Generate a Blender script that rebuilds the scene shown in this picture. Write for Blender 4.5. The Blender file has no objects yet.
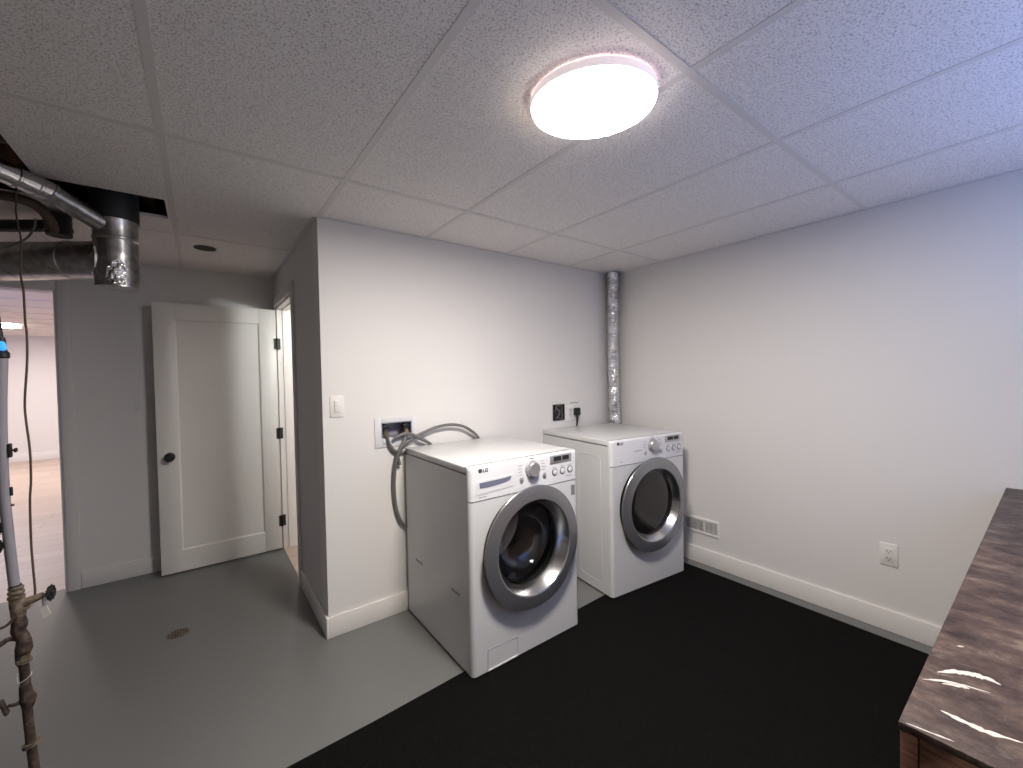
import bpy, bmesh, math, random
from mathutils import Vector, Matrix
PI = math.pi
random.seed(4)
S = bpy.context.scene
COL = S.collection
# ------------------------------------------------------------------ camera
CX, CY, CZ, YAW, PIT, ROL, F = -0.518, -2.3633, 1.3928, -0.6448, -0.0212, -0.0193, 414.72
cd = bpy.data.cameras.new('camera'); cam = bpy.data.objects.new('camera', cd); COL.objects.link(cam)
fw = Vector((-math.sin(YAW) * math.cos(PIT), math.cos(YAW) * math.cos(PIT), math.sin(PIT)))
rt = Vector((math.cos(YAW), math.sin(YAW), 0)); up = rt.cross(fw)
r2 = math.cos(ROL) * rt + math.sin(ROL) * up; u2 = -math.sin(ROL) * rt + math.cos(ROL) * up
mw = Matrix((r2, u2, -fw)).transposed().to_4x4(); mw.translation = (CX, CY, CZ)
cam.matrix_world = mw
cd.sensor_width = 36; cd.lens = F * 36 / 1023; cd.clip_start = 0.02
S.camera = cam
# ------------------------------------------------------------------ view, world, lights
S.view_settings.view_transform = 'Standard'; S.view_settings.look = 'None'
S.view_settings.gamma = 1; S.view_settings.use_curve_mapping = False
S.view_settings.exposure = 1.02
try:
    S.cycles.use_denoising = True; S.cycles.max_bounces = 14; S.cycles.diffuse_bounces = 8
    S.cycles.sample_clamp_indirect = 6; S.cycles.caustics_reflective = False; S.cycles.caustics_refractive = False
except Exception: pass
LAMP_L = 100.0          # radiance of the round ceiling light
w = bpy.data.worlds.new('sky'); S.world = w; w.use_nodes = True
w.node_tree.nodes['Background'].inputs[0].default_value = (0.25, 0.42, 1.0, 1)
w.node_tree.nodes['Background'].inputs[1].default_value = 1.0
def area(name, loc, aim, sx, sy, power, color):
    l = bpy.data.lights.new(name, 'AREA'); l.shape = 'RECTANGLE'; l.size = sx; l.size_y = sy; l.energy = power; l.color = color
    o = bpy.data.objects.new(name, l); COL.objects.link(o); o.location = loc
    o.rotation_euler = Vector(aim).to_track_quat('-Z', 'Y').to_euler(); return o
area('daylight_at_window', (1.35, -3.50, 0.85), (0.0, 0.55, 1), 1.6, 0.5, 19, (0.34, 0.48, 1.0))
for i, (x, y) in enumerate(((-4.6, 5.6), (-2.9, 7.4), (-1.6, 6.0), (0.6, 4.4))):
    area('added_next_room_light', (x, y, 2.20), (0, 0, -1), 0.5, 0.5, 16, (1, 0.93, 0.88))  # added unseen area lights that brighten the room beyond
pl = bpy.data.lights.new('hallway_lamp', 'POINT'); pl.energy = 15; pl.color = (0.97, 1, 0.97); pl.shadow_soft_size = 0.05
po = bpy.data.objects.new('hallway_lamp', pl); COL.objects.link(po); po.location = (0.45, 0.235, 1.885)

# ------------------------------------------------------------------ room measures (metres)
H = 2.245; X = 2.370; D = 1.641; YR = -2.95; XL = -2.0
T = 0.6096; GX = 0.0084; GY = -0.5015

# ------------------------------------------------------------------ materials
def mat(name, color=(0.8, 0.8, 0.8), rough=0.5, metal=0.0, spec=0.5, **k):
    m = bpy.data.materials.new(name); m.use_nodes = True
    b = m.node_tree.nodes['Principled BSDF']
    b.inputs['Base Color'].default_value = (*color, 1); b.inputs['Roughness'].default_value = rough
    b.inputs['Metallic'].default_value = metal; b.inputs['Specular IOR Level'].default_value = spec
    for a, v in k.items(): b.inputs[a.replace('_', ' ')].default_value = v
    return m
class N:
    def __init__(s, m): s.t = m.node_tree; s.b = s.t.nodes['Principled BSDF']
    def add(s, ty, **k):
        n = s.t.nodes.new(ty)
        for a, v in k.items():
            if hasattr(n, a): setattr(n, a, v)
            else: n.inputs[a.replace('_', ' ')].default_value = v
        return n
    def link(s, a, b): s.t.links.new(a, b)
    def coord(s, sc=(1, 1, 1), rot=(0, 0, 0)):
        c = s.add('ShaderNodeTexCoord'); mp = s.add('ShaderNodeMapping')
        mp.inputs['Scale'].default_value = sc; mp.inputs['Rotation'].default_value = rot
        s.link(c.outputs['Object'], mp.inputs['Vector']); return mp.outputs['Vector']
    def noise(s, vec, scale, detail=2, rough=0.5):
        n = s.add('ShaderNodeTexNoise', Scale=scale, Detail=detail, Roughness=rough); s.link(vec, n.inputs['Vector']); return n.outputs['Fac']
    def ramp(s, fac, stops):
        r = s.add('ShaderNodeValToRGB'); e = r.color_ramp.elements
        while len(e) < len(stops): e.new(0.5)
        for q, (p, c) in zip(e, stops): q.position = p; q.color = (*c, 1) if len(c) == 3 else c
        s.link(fac, r.inputs['Fac']); return r.outputs['Color']
    def bump(s, h, strength, dist=0.002):
        b = s.add('ShaderNodeBump', Strength=strength, Distance=dist); s.link(h, b.inputs['Height']); s.link(b.outputs['Normal'], s.b.inputs['Normal'])
    def base(s, c): s.link(c, s.b.inputs['Base Color'])
    def rough(s, c): s.link(c, s.b.inputs['Roughness'])
    def mix(s, f, a, b):
        m = s.add('ShaderNodeMix', data_type='RGBA')
        s.link(f, m.inputs[0]); s.link(a, m.inputs[6]); s.link(b, m.inputs[7]); return m.outputs[2]

def speckled(name, stops, scale, rough, bumps=0.2, dist=0.001, detail=3, spec=0.4):
    m = mat(name, rough=rough, spec=spec); n = N(m); v = n.coord(); f = n.noise(v, scale, detail)
    n.base(n.ramp(f, stops)); n.bump(f, bumps, dist); return m
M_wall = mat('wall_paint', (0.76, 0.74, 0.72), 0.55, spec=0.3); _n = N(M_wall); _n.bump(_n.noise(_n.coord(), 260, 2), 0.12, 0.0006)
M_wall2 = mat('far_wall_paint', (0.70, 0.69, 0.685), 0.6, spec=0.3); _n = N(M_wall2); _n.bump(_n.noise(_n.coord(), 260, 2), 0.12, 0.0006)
M_block = speckled('bare_concrete', [(0.3, (0.16, 0.155, 0.15)), (0.7, (0.26, 0.25, 0.24))], 9, 0.85)
M_trim = mat('trim_paint', (0.80, 0.775, 0.745), 0.35)
M_door = mat('door_paint', (0.70, 0.69, 0.67), 0.38)
M_ceil = mat('acoustic_tile', rough=0.95, spec=0.1)
_n = N(M_ceil); _v = _n.coord(); _f = _n.noise(_v, 200, 3, 0.65); _g = _n.noise(_v, 55, 2)
_n.base(_n.ramp(_f, [(0.36, (0.46, 0.44, 0.43)), (0.47, (0.84, 0.81, 0.80)), (0.7, (0.91, 0.885, 0.87))])); _n.bump(_f, 0.5, 0.003)
M_tee = mat('ceiling_tee', (0.68, 0.655, 0.645), 0.5)
M_floor = mat('painted_concrete', rough=0.45, spec=0.45)
_n = N(M_floor); _v = _n.coord(); _a = _n.noise(_v, 420, 2, 0.6); _b = _n.noise(_v, 1.7, 4)
_n.base(_n.mix(_b, _n.ramp(_a, [(0.3, (0.120, 0.122, 0.119)), (0.7, (0.185, 0.187, 0.183))]), _n.ramp(_a, [(0.3, (0.140, 0.142, 0.138)), (0.7, (0.200, 0.202, 0.196))])))
_n.bump(_a, 0.25, 0.001)
M_mat = mat('black_carpet', rough=0.95, spec=0.08)
_n = N(M_mat); _f = _n.noise(_n.coord(), 260, 2, 0.8); _n.base(_n.ramp(_f, [(0.35, (0.0015, 0.0015, 0.0015)), (0.68, (0.010, 0.0095, 0.009))])); _n.bump(_f, 0.8, 0.004)
M_plank = mat('vinyl_plank', rough=0.4)
_n = N(M_plank); _v = _n.coord(rot=(0, 0, 0.0)); _bk = _n.add('ShaderNodeTexBrick', Scale=1.0)
_bk.inputs['Brick Width'].default_value = 1.2; _bk.inputs['Row Height'].default_value = 0.18; _bk.inputs['Mortar Size'].default_value = 0.003
_bk.inputs['Color1'].default_value = (0.50, 0.385, 0.32, 1); _bk.inputs['Color2'].default_value = (0.58, 0.46, 0.39, 1); _bk.inputs['Mortar'].default_value = (0.28, 0.2, 0.15, 1)
_n.link(_v, _bk.inputs['Vector']); _w = _n.noise(_n.coord((1.5, 14, 1)), 3, 5)
_n.base(_n.mix(_n.ramp(_w, [(0.35, (0, 0, 0)), (0.75, (0.6, 0.6, 0.6))]), _bk.outputs['Color'], _n.ramp(_w, [(0.3, (0.62, 0.50, 0.44)), (0.8, (0.38, 0.28, 0.23))])))
M_white = mat('white_enamel', (0.63, 0.63, 0.63), 0.3, spec=0.5)
M_side = mat('white_enamel_side', (0.78, 0.775, 0.765), 0.32, spec=0.5)
M_panelw = mat('white_plastic', (0.70, 0.70, 0.715), 0.3)
M_ring = mat('grey_satin_plastic', (0.30, 0.305, 0.325), 0.25, metal=0.7)
M_chrome = mat('chrome_trim', (0.70, 0.70, 0.70), 0.22, metal=1.0)
M_knob = mat('silver_plastic', (0.55, 0.55, 0.56), 0.35, metal=0.7)
M_dark = mat('dark_plastic', (0.02, 0.02, 0.022), 0.35)
M_black = mat('black_rubber', (0.008, 0.008, 0.008), 0.5)
M_gap = mat('shadow_gap_black', (0.02, 0.02, 0.02), 0.8, spec=0.1)  # black put in for the shade inside narrow gaps
M_glass = mat('smoked_door_glass', (0.86, 0.86, 0.87), 0.02, spec=0.6, Transmission_Weight=1.0, IOR=1.45)
M_dglass = mat('dark_dryer_glass', (0.012, 0.011, 0.010), 0.06, spec=0.7)
M_drum = mat('drum_steel', (0.42, 0.40, 0.39), 0.3, metal=1.0)
M_boot = mat('grey_boot_rubber', (0.03, 0.03, 0.03), 0.6)
M_blue = mat('blue_grey_plastic', (0.16, 0.17, 0.24), 0.35)
M_print = mat('grey_print', (0.30, 0.30, 0.32), 0.6)
M_logo = mat('logo_print', (0.05, 0.045, 0.05), 0.5)
M_foil = mat('aluminium_foil', (0.85, 0.85, 0.86), 0.18, metal=1.0)
_n = N(M_foil); _f = _n.noise(_n.coord(), 70, 3, 0.7); _n.bump(_f, 0.7, 0.008)
M_galv = mat('galvanised_steel', (0.55, 0.55, 0.55), 0.3, metal=1.0)
_n = N(M_galv); _v = _n.coord(); _f = _n.noise(_v, 30, 3); _n.base(_n.ramp(_f, [(0.35, (0.38, 0.375, 0.37)), (0.65, (0.62, 0.62, 0.61))])); _n.bump(_n.noise(_v, 14, 2), 0.25, 0.01)
M_shiny = mat('bright_galvanised', (0.72, 0.72, 0.73), 0.2, metal=1.0); _n = N(M_shiny); _n.bump(_n.noise(_n.coord(), 25, 2), 0.3, 0.008)
M_tape = mat('foil_tape', (0.90, 0.90, 0.90), 0.15, metal=1.0); _n = N(M_tape); _n.bump(_n.noise(_n.coord(), 40, 3), 0.8, 0.02)
M_dsteel = mat('dark_steel', (0.025, 0.025, 0.028), 0.5, metal=0.3)
M_rust = mat('rusty_iron', rough=0.75, metal=0.2)
_n = N(M_rust); _f = _n.noise(_n.coord(), 60, 4); _n.base(_n.ramp(_f, [(0.35, (0.030, 0.020, 0.016)), (0.55, (0.075, 0.05, 0.04)), (0.75, (0.15, 0.105, 0.08))])); _n.bump(_f, 0.5, 0.004)
M_brass = mat('aged_brass', rough=0.6, metal=0.4)
_n = N(M_brass); _f = _n.noise(_n.coord(), 70, 4); _n.base(_n.ramp(_f, [(0.35, (0.10, 0.075, 0.055)), (0.7, (0.30, 0.24, 0.18))])); _n.bump(_f, 0.4, 0.003)
M_pipe = mat('grey_pipe', (0.27, 0.26, 0.29), 0.4)
M_hose = mat('grey_hose', (0.15, 0.145, 0.145), 0.45)
M_hoseb = mat('steel_braid', (0.42, 0.41, 0.41), 0.4, metal=0.6); _n = N(M_hoseb); _n.bump(_n.noise(_n.coord(), 600, 1), 0.6, 0.001)
M_brownp = mat('brown_pipe', (0.09, 0.06, 0.045), 0.6)
M_joist = speckled('joist_wood', [(0.3, (0.11, 0.045, 0.03)), (0.7, (0.24, 0.11, 0.07))], 12, 0.8)
M_lumber = speckled('pale_lumber', [(0.3, (0.34, 0.21, 0.13)), (0.7, (0.50, 0.34, 0.22))], 14, 0.8)
M_tag = mat('paper_tag', (0.75, 0.73, 0.68), 0.8)
M_bench = mat('worn_dark_benchtop', rough=0.3, spec=0.35)
_n = N(M_bench); _v = _n.coord((1.6, 1.0, 1.0), (0, 0, 0.3)); _a = _n.noise(_v, 9, 10, 0.78); _b = _n.noise(_v, 24, 6, 0.72); _c = _n.noise(_n.coord(), 120, 2)
_base = _n.ramp(_a, [(0.36, (0.018, 0.011, 0.011)), (0.47, (0.055, 0.035, 0.031)), (0.55, (0.088, 0.058, 0.048)), (0.68, (0.20, 0.15, 0.12))])
_n.base(_n.mix(_n.ramp(_b, [(0.58, (0, 0, 0)), (0.78, (0.7, 0.7, 0.7))]), _base, _n.ramp(_c, [(0.3, (0.22, 0.18, 0.16)), (0.7, (0.36, 0.30, 0.27))])))
_n.rough(_n.ramp(_b, [(0.35, (0.36, 0.36, 0.36)), (0.7, (0.7, 0.7, 0.7))]))
M_streak = mat('pale_streak', (0.60, 0.55, 0.50), 0.6, spec=0.3)  # thin pale streaks laid over the bench top
M_bwood = mat('bench_wood', rough=0.55)
_n = N(M_bwood); _f = _n.noise(_n.coord((8, 8, 60)), 2.2, 6, 0.6); _n.base(_n.ramp(_f, [(0.3, (0.075, 0.032, 0.02)), (0.55, (0.17, 0.08, 0.05)), (0.75, (0.25, 0.13, 0.085))]))
M_bluecap = mat('blue_cap_plastic', (0.05, 0.3, 0.9), 0.3); M_bluecap.node_tree.nodes['Principled BSDF'].inputs['Emission Color'].default_value = (0.08, 0.45, 1, 1); M_bluecap.node_tree.nodes['Principled BSDF'].inputs['Emission Strength'].default_value = 0.4  # blue cap colour with a faint emission
def emit(name, color, strength):
    m = mat(name, color, 0.5); b = m.node_tree.nodes['Principled BSDF']
    b.inputs['Emission Color'].default_value = (*color, 1); b.inputs['Emission Strength'].default_value = strength; return m
M_lamp = emit('lamp_diffuser', (1.0, 0.93, 0.855), LAMP_L)
M_edge = emit('diffuser_lit_edge', (1.0, 0.88, 0.80), 8.0)
M_rim = emit('lit_translucent_rim', (1.0, 0.88, 0.90), 0.22)
M_lamp2 = emit('next_room_diffuser', (1.0, 0.93, 0.86), 25)
M_clear = bpy.data.materials.new('window_glass'); M_clear.use_nodes = True
_t = M_clear.node_tree; _t.nodes.remove(_t.nodes['Principled BSDF']); _x = _t.nodes.new('ShaderNodeMixShader'); _x.inputs[0].default_value = 0.07
_t.links.new(_t.nodes.new('ShaderNodeBsdfTransparent').outputs[0], _x.inputs[1]); _gl = _t.nodes.new('ShaderNodeBsdfGlossy'); _gl.inputs['Roughness'].default_value = 0.02
_t.links.new(_gl.outputs[0], _x.inputs[2]); _t.links.new(_x.outputs[0], _t.nodes['Material Output'].inputs['Surface'])
M_sky = None

# ------------------------------------------------------------------ mesh helpers
class B:
    def __init__(s): s.bm = bmesh.new()
    def merge(s, other):
        me = bpy.data.meshes.new('t'); other.to_mesh(me); other.free(); s.bm.from_mesh(me); bpy.data.meshes.remove(me); return s
    def box(s, x0, x1, y0, y1, z0, z1, bev=0, seg=2, rot=None, piv=None):
        b = bmesh.new(); bmesh.ops.create_cube(b, size=1)
        for v in b.verts: v.co = Vector(((x0 + x1) / 2 + v.co.x * (x1 - x0), (y0 + y1) / 2 + v.co.y * (y1 - y0), (z0 + z1) / 2 + v.co.z * (z1 - z0)))
        if bev: bmesh.ops.bevel(b, geom=b.edges[:], offset=bev, segments=seg, affect='EDGES', profile=0.5)
        if rot: bmesh.ops.rotate(b, verts=b.verts[:], cent=piv or (0, 0, 0), matrix=rot)
        return s.merge(b)
    def lathe(s, prof, o=(0, 0, 0), ax=(0, 0, 1), n=48, cap0=False, cap1=False, oval=1.0, closed=False):
        # prof: list of (radius, height along ax)
        a = Vector(ax).normalized(); e1 = a.orthogonal().normalized()
        if abs(a.z) < 0.9: e1 = Vector((0, 0, 1)).cross(a).normalized()
        e2 = a.cross(e1); o = Vector(o); b = bmesh.new(); rings = []
        for r, h in prof:
            if r < 1e-6: rings.append([b.verts.new(o + a * h)]); continue
            rings.append([b.verts.new(o + a * h + e1 * (r * math.cos(2 * PI * i / n)) + e2 * (r * oval * math.sin(2 * PI * i / n))) for i in range(n)])
        pr = list(zip(rings, rings[1:])) + ([(rings[-1], rings[0])] if closed else [])
        for p, q in pr:
            for i in range(n):
                j = (i + 1) % n
                if len(p) == 1 and len(q) == 1: continue
                if len(p) == 1: b.faces.new((p[0], q[j], q[i]))
                elif len(q) == 1: b.faces.new((p[i], p[j], q[0]))
                else: b.faces.new((p[i], p[j], q[j], q[i]))
        if cap0 and len(rings[0]) > 1: b.faces.new(rings[0])
        if cap1 and len(rings[-1]) > 1: b.faces.new(rings[-1])
        bmesh.ops.recalc_face_normals(b, faces=b.faces[:])
        return s.merge(b)
    def cyl(s, a, b_, r, r1=None, n=20):
        a, b_ = Vector(a), Vector(b_); L = (b_ - a).length
        return s.lathe([(r, 0), (r if r1 is None else r1, L)], a, b_ - a, n, True, True)
    def tube(s, pts, r, n=12, smooth=0, ribs=None):
        P = [Vector(p) for p in pts]
        if smooth:
            Q = []; R = []
            rr = r if isinstance(r, (list, tuple)) else [r] * len(P)
            for i in range(len(P) - 1):
                p0, p1, p2, p3 = P[max(i - 1, 0)], P[i], P[i + 1], P[min(i + 2, len(P) - 1)]
                for k in range(smooth):
                    t = k / smooth
                    Q.append(0.5 * ((2 * p1) + (-p0 + p2) * t + (2 * p0 - 5 * p1 + 4 * p2 - p3) * t * t + (-p0 + 3 * p1 - 3 * p2 + p3) * t ** 3)); R.append(rr[i] * (1 - t) + rr[i + 1] * t)
            Q.append(P[-1]); R.append(rr[-1]); P = Q; r = R
        rr = r if isinstance(r, (list, tuple)) else [r] * len(P)
        b = bmesh.new(); rings = []; e1 = None
        for i, p in enumerate(P):
            t = (P[min(i + 1, len(P) - 1)] - P[max(i - 1, 0)]).normalized()
            if e1 is None: e1 = t.orthogonal().normalized()
            e1 = (e1 - t * e1.dot(t)).normalized(); e2 = t.cross(e1)
            rings.append([b.verts.new(p + (e1 * math.cos(2 * PI * k / n) + e2 * math.sin(2 * PI * k / n)) * rr[i]) for k in range(n)])
        for p, q in zip(rings, rings[1:]):
            for k in range(n): b.faces.new((p[k], p[(k + 1) % n], q[(k + 1) % n], q[k]))
        b.faces.new(rings[0]); b.faces.new(rings[-1]); bmesh.ops.recalc_face_normals(b, faces=b.faces[:])
        return s.merge(b)
    def prism(s, poly, a0, a1, axis='y', bev=0):
        # polygon (u,v) extruded along axis:  y -> (u, a, v) ; x -> (a, u, v) ; z -> (u, v, a)
        f = {'y': lambda u, v, a: (u, a, v), 'x': lambda u, v, a: (a, u, v), 'z': lambda u, v, a: (u, v, a)}[axis]
        b = bmesh.new(); A = [b.verts.new(f(u, v, a0)) for u, v in poly]; C = [b.verts.new(f(u, v, a1)) for u, v in poly]; n = len(poly)
        b.faces.new(A); b.faces.new(C[::-1])
        for i in range(n): b.faces.new((A[i], A[(i + 1) % n], C[(i + 1) % n], C[i]))
        bmesh.ops.recalc_face_normals(b, faces=b.faces[:])
        if bev: bmesh.ops.bevel(b, geom=b.edges[:], offset=bev, segments=2, affect='EDGES')
        return s.merge(b)
    def obj(s, name, m, parent=None, origin=None, ang=35):
        me = bpy.data.meshes.new(name)
        if origin is not None: bmesh.ops.translate(s.bm, verts=s.bm.verts[:], vec=-Vector(origin))
        s.bm.to_mesh(me); s.bm.free()
        for p in me.polygons: p.use_smooth = True
        me.set_sharp_from_angle(angle=math.radians(ang))
        me.materials.append(m); o = bpy.data.objects.new(name, me); COL.objects.link(o)
        if parent is not None: o.parent = parent
        elif origin is not None: o.location = origin
        return o
def tag(o, label, cat, group=None, kind=None):
    o['label'] = label; o['category'] = cat
    if group: o['group'] = group
    if kind: o['kind'] = kind
    return o
def thing(name, label, cat, loc, rz=0, group=None):
    o = bpy.data.objects.new(name, None); COL.objects.link(o); o.location = loc; o.rotation_euler.z = rz; o.empty_display_size = 0.1
    return tag(o, label, cat, group)
def struct(o, label=None, cat=None):
    o['kind'] = 'structure'
    if label: o['label'] = label
    if cat: o['category'] = cat
    return o
def text_mesh(name, body, size, m, parent, loc, rot, bold=0.0, depth=0.0004):
    c = bpy.data.curves.new('t', 'FONT'); c.body = body; c.size = size; c.extrude = depth; c.offset = bold; c.align_x = 'LEFT'; c.resolution_u = 3
    t = bpy.data.objects.new('t', c); COL.objects.link(t)
    dg = bpy.context.evaluated_depsgraph_get(); dg.update()
    me = bpy.data.meshes.new_from_object(t.evaluated_get(dg)); bpy.data.objects.remove(t); bpy.data.curves.remove(c)
    o = bpy.data.objects.new(name, me); COL.objects.link(o); me.materials.clear(); me.materials.append(m); me.name = name
    o.parent = parent; o.location = loc; o.rotation_euler = rot; return o

# ================================================================== SETTING
E_ = 0.12
b = B(); b.box(XL - E_, X + E_, YR - E_, D + 0.06, -0.1, 0)
struct(b.obj('floor', M_floor), 'grey painted concrete floor of the laundry room', 'floor')
b = B(); b.box(-6.2, X + E_, D + 0.06, 9.1, -0.1, 0.001).box(0.001, X + E_, 0.06, D + 0.06, -0.001, 0.003)
struct(b.obj('floor_beyond', M_plank), 'wood look plank floor seen through the openings', 'floor')
# back wall behind the appliances (hole for the washer outlet box)
WX0, WX1, WZ0, WZ1 = 0.312, 0.497, 1.042, 1.131
b = B()
b.box(0, WX0, 0, E_, 0, H + .1).box(WX1, X, 0, E_, 0, H + .1).box(WX0, WX1, 0, E_, 0, WZ0).box(WX0, WX1, 0, E_, WZ1, H + .1)
struct(b.obj('wall_back', M_wall), 'off white wall behind the washer and dryer', 'wall')
b = B(); b.box(X, X + E_, YR - E_, 9.1, 0, H + .35)
struct(b.obj('wall_right', M_wall), 'off white wall to the right of the dryer', 'wall')
DY0, DY1, DZ = 0.775, 1.512, 1.985
b = B(); b.box(0, E_, E_, DY0, 0, H + .1).box(0, E_, DY1, D, 0, H + .1).box(0, E_, DY0, DY1, DZ, H + .1)
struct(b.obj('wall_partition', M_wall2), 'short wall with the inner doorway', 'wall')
OX0, OX1, OZ = -2.0, -1.262, 2.008
b = B(); b.box(OX1, E_, D, D + E_, 0, H + .35).box(XL - E_, OX1, D, D + E_, OZ, H + .35)
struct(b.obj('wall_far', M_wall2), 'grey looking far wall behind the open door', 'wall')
b = B(); b.box(XL - E_, XL, YR, D, 0, H + .35); struct(b.obj('wall_left', M_block))
WXa, WXb, WZa, WZb = 0.65, 2.05, 1.15, 2.02
b = B(); b.box(XL - E_, WXa, YR - E_, YR, 0, H + .35).box(WXb, X, YR - E_, YR, 0, H + .35).box(WXa, WXb, YR - E_, YR, 0, WZa).box(WXa, WXb, YR - E_, YR, WZb, H + .35)
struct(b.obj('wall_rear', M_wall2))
b = B()
for x0, x1, z0, z1 in ((WXa, WXa + .05, WZa, WZb), (WXb - .05, WXb, WZa, WZb), (WXa + .05, WXb - .05, WZa, WZa + .05), (WXa + .05, WXb - .05, WZb - .05, WZb), (1.33, 1.37, WZa + .05, WZb - .05)):
    b.box(x0, x1, YR - .09, YR - .03, z0, z1, .004)
wf = struct(b.obj('window_1', M_trim))
B().box(WXa + .05, WXb - .05, YR - .064, YR - .058, WZa + .05, WZb - .05).obj('pane', M_clear, wf)
# beyond the openings
b = B(); b.box(-6.2, X, 8.95, 9.07, 0, 2.7).box(-6.32, -6.2, D + E_, 9.07, 0, 2.7)
struct(b.obj('wall_beyond', M_wall), 'bright wall of the room beyond the doorless opening', 'wall')
b = B(); b.box(-6.2, X, D + E_, 8.95, 2.28, 2.34).box(E_, X, E_, D + E_, 2.28, 2.34)
struct(b.obj('ceiling_beyond', M_ceil))
b = B()
for k in range(12): b.box(-6.2, X, 2.3 + k * T, 2.324 + k * T, 2.274, 2.28)
for k in range(7): b.box(-6 + k * 2 * T, -5.976 + k * 2 * T, D + E_, 8.95, 2.2745, 2.2795)
struct(b.obj('trim_4', M_tee))
struct(B().box(-6.2, X, 8.935, 8.95, 0, .14, .004).obj('baseboard_beyond', M_trim))
# suspended ceiling: tiles with the mechanical opening left free
HX, HY0, HY1, MX = -0.625, 0.175, 0.462, -1.035
def ceil_rects():
    return [(MX, X, YR, HY0), (HX, 0, HY0, HY1), (XL, 0, HY1, D), (XL, MX, YR, -1.1), (0, X, HY0, HY0)]
b = B()
for x0, x1, y0, y1 in ((MX, X, YR, 0), (MX, 0, 0, HY0), (HX, 0, HY0, HY1), (XL, 0, HY1, D), (XL, MX, YR, -1.0)):
    b.box(x0, x1, y0, y1, H + .0012, H + .016)
struct(b.obj('ceiling', M_ceil), 'speckled white suspended ceiling tiles', 'ceiling')
b = B(); tw = 0.012
def inside(x, y): return not ((x < HX and HY0 < y < HY1) or (x < MX and -1.0 < y < HY0))
for i in range(-3, 4):                                  # main tees running away from the camera
    x = GX + T * i
    for y0, y1 in ((YR, -1.0), (-1.0, 0.0), (0.0, HY0), (HY0, HY1), (HY1, D)):
        if i > 0 and y0 >= 0: continue
        if i == 0 and y0 >= 0: continue
        if not inside(x, (y0 + y1) / 2): continue
        b.box(x - tw, x + tw, y0, y1, H - .0006, H + .002)
for k in range(-2, 2):                                  # cross tees
    y = GY + 2 * T * k
    x1 = X if y < 0 else 0
    x0 = XL if (y > HY1 or y < -1.0) else MX
    b.box(x0, x1, y - tw, y + tw, H - .0011, H + .002)
# wall angles
b.box(0, X - .002, -.020, -.0005, H - .002, H + .003).box(X - .020, X - .0005, YR, -.0005, H - .002, H + .003)
b.box(XL, -.0005, D - .020, D - .0005, H - .002, H + .003).box(-.020, -.0005, -.0, D, H - .002, H + .003)
struct(b.obj('ceiling_grid', M_tee), 'white metal tee grid between the ceiling tiles', 'ceiling grid')
# structure above the opening
b = B(); b.box(XL - E_, X, YR, D, 2.50, 2.56); struct(b.obj('ceiling_subfloor', M_joist))
b = B()
for x in (-1.86, -1.48, -1.135, -0.70, -0.34): b.box(x - .02, x + .02, YR, D, 2.285 if x < -1.1 else 2.33, 2.50)
struct(b.obj('trim_5', M_joist), 'red brown wooden joists above the ceiling opening', 'joists')
# baseboards
def baseb(name, poly_x, y=None):
    pass
BT, BH = 0.013, 0.112
def prof(d): return [(0, 0), (BT, 0), (BT, BH - .006), (BT - .005, BH), (0, BH)]
struct(B().box(0, X - BT, -BT, 0, 0, BH, .003).obj('baseboard_back', M_trim), 'white baseboard under the wall behind the washer', 'baseboard')
struct(B().box(X - BT, X, YR, 0, 0, BH, .003).obj('baseboard_right', M_trim), 'white baseboard along the right wall', 'baseboard')
struct(B().box(-BT, 0, -BT, DY0 - .075, 0, BH, .003).obj('baseboard_partition', M_trim), 'white baseboard on the short wall by the doorway', 'baseboard')
struct(B().box(OX1 + .068, 0, D - BT, D, 0, BH, .003).obj('baseboard_far', M_wall2), 'baseboard behind the open door', 'baseboard')
# casings and jambs
b = B(); b.box(-.014, 0, DY0 - .068, DY0 - .004, 0, DZ + .064, .003).box(-.014, 0, DY0 - .004, DY1 + .004, DZ + .004, DZ + .064, .003).box(-.014, 0, DY1 + .004, DY1 + .068, 0, DZ + .064, .003)
struct(b.obj('trim_1', M_wall2), 'casing around the inner doorway', 'trim')
b = B(); b.box(.0, E_, DY1 - .016, DY1, 0, DZ).box(.0, E_, DY0, DY0 + .016, 0, DZ).box(.0, E_, DY0 + .016, DY1 - .016, DZ - .016, DZ)
b.box(.040, .075, DY1 - .027, DY1 - .016, 0, DZ - .027).box(.040, .075, DY0 + .016, DY0 + .027, 0, DZ - .027).box(.040, .075, DY0 + .016, DY1 - .016, DZ - .027, DZ - .016)
struct(b.obj('trim_2', M_trim), 'white door jamb lit from the hallway', 'trim')
b = B(); b.box(OX1 + .004, OX1 + .066, D - .014, D, 0, OZ + .066, .003).box(XL, OX1 + .004, D - .014, D, OZ + .004, OZ + .066, .003)
b.box(OX1 - .012, OX1, D, D + E_, 0, OZ)
struct(b.obj('trim_3', M_wall2), 'casing of the doorless opening at left', 'trim')

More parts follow.
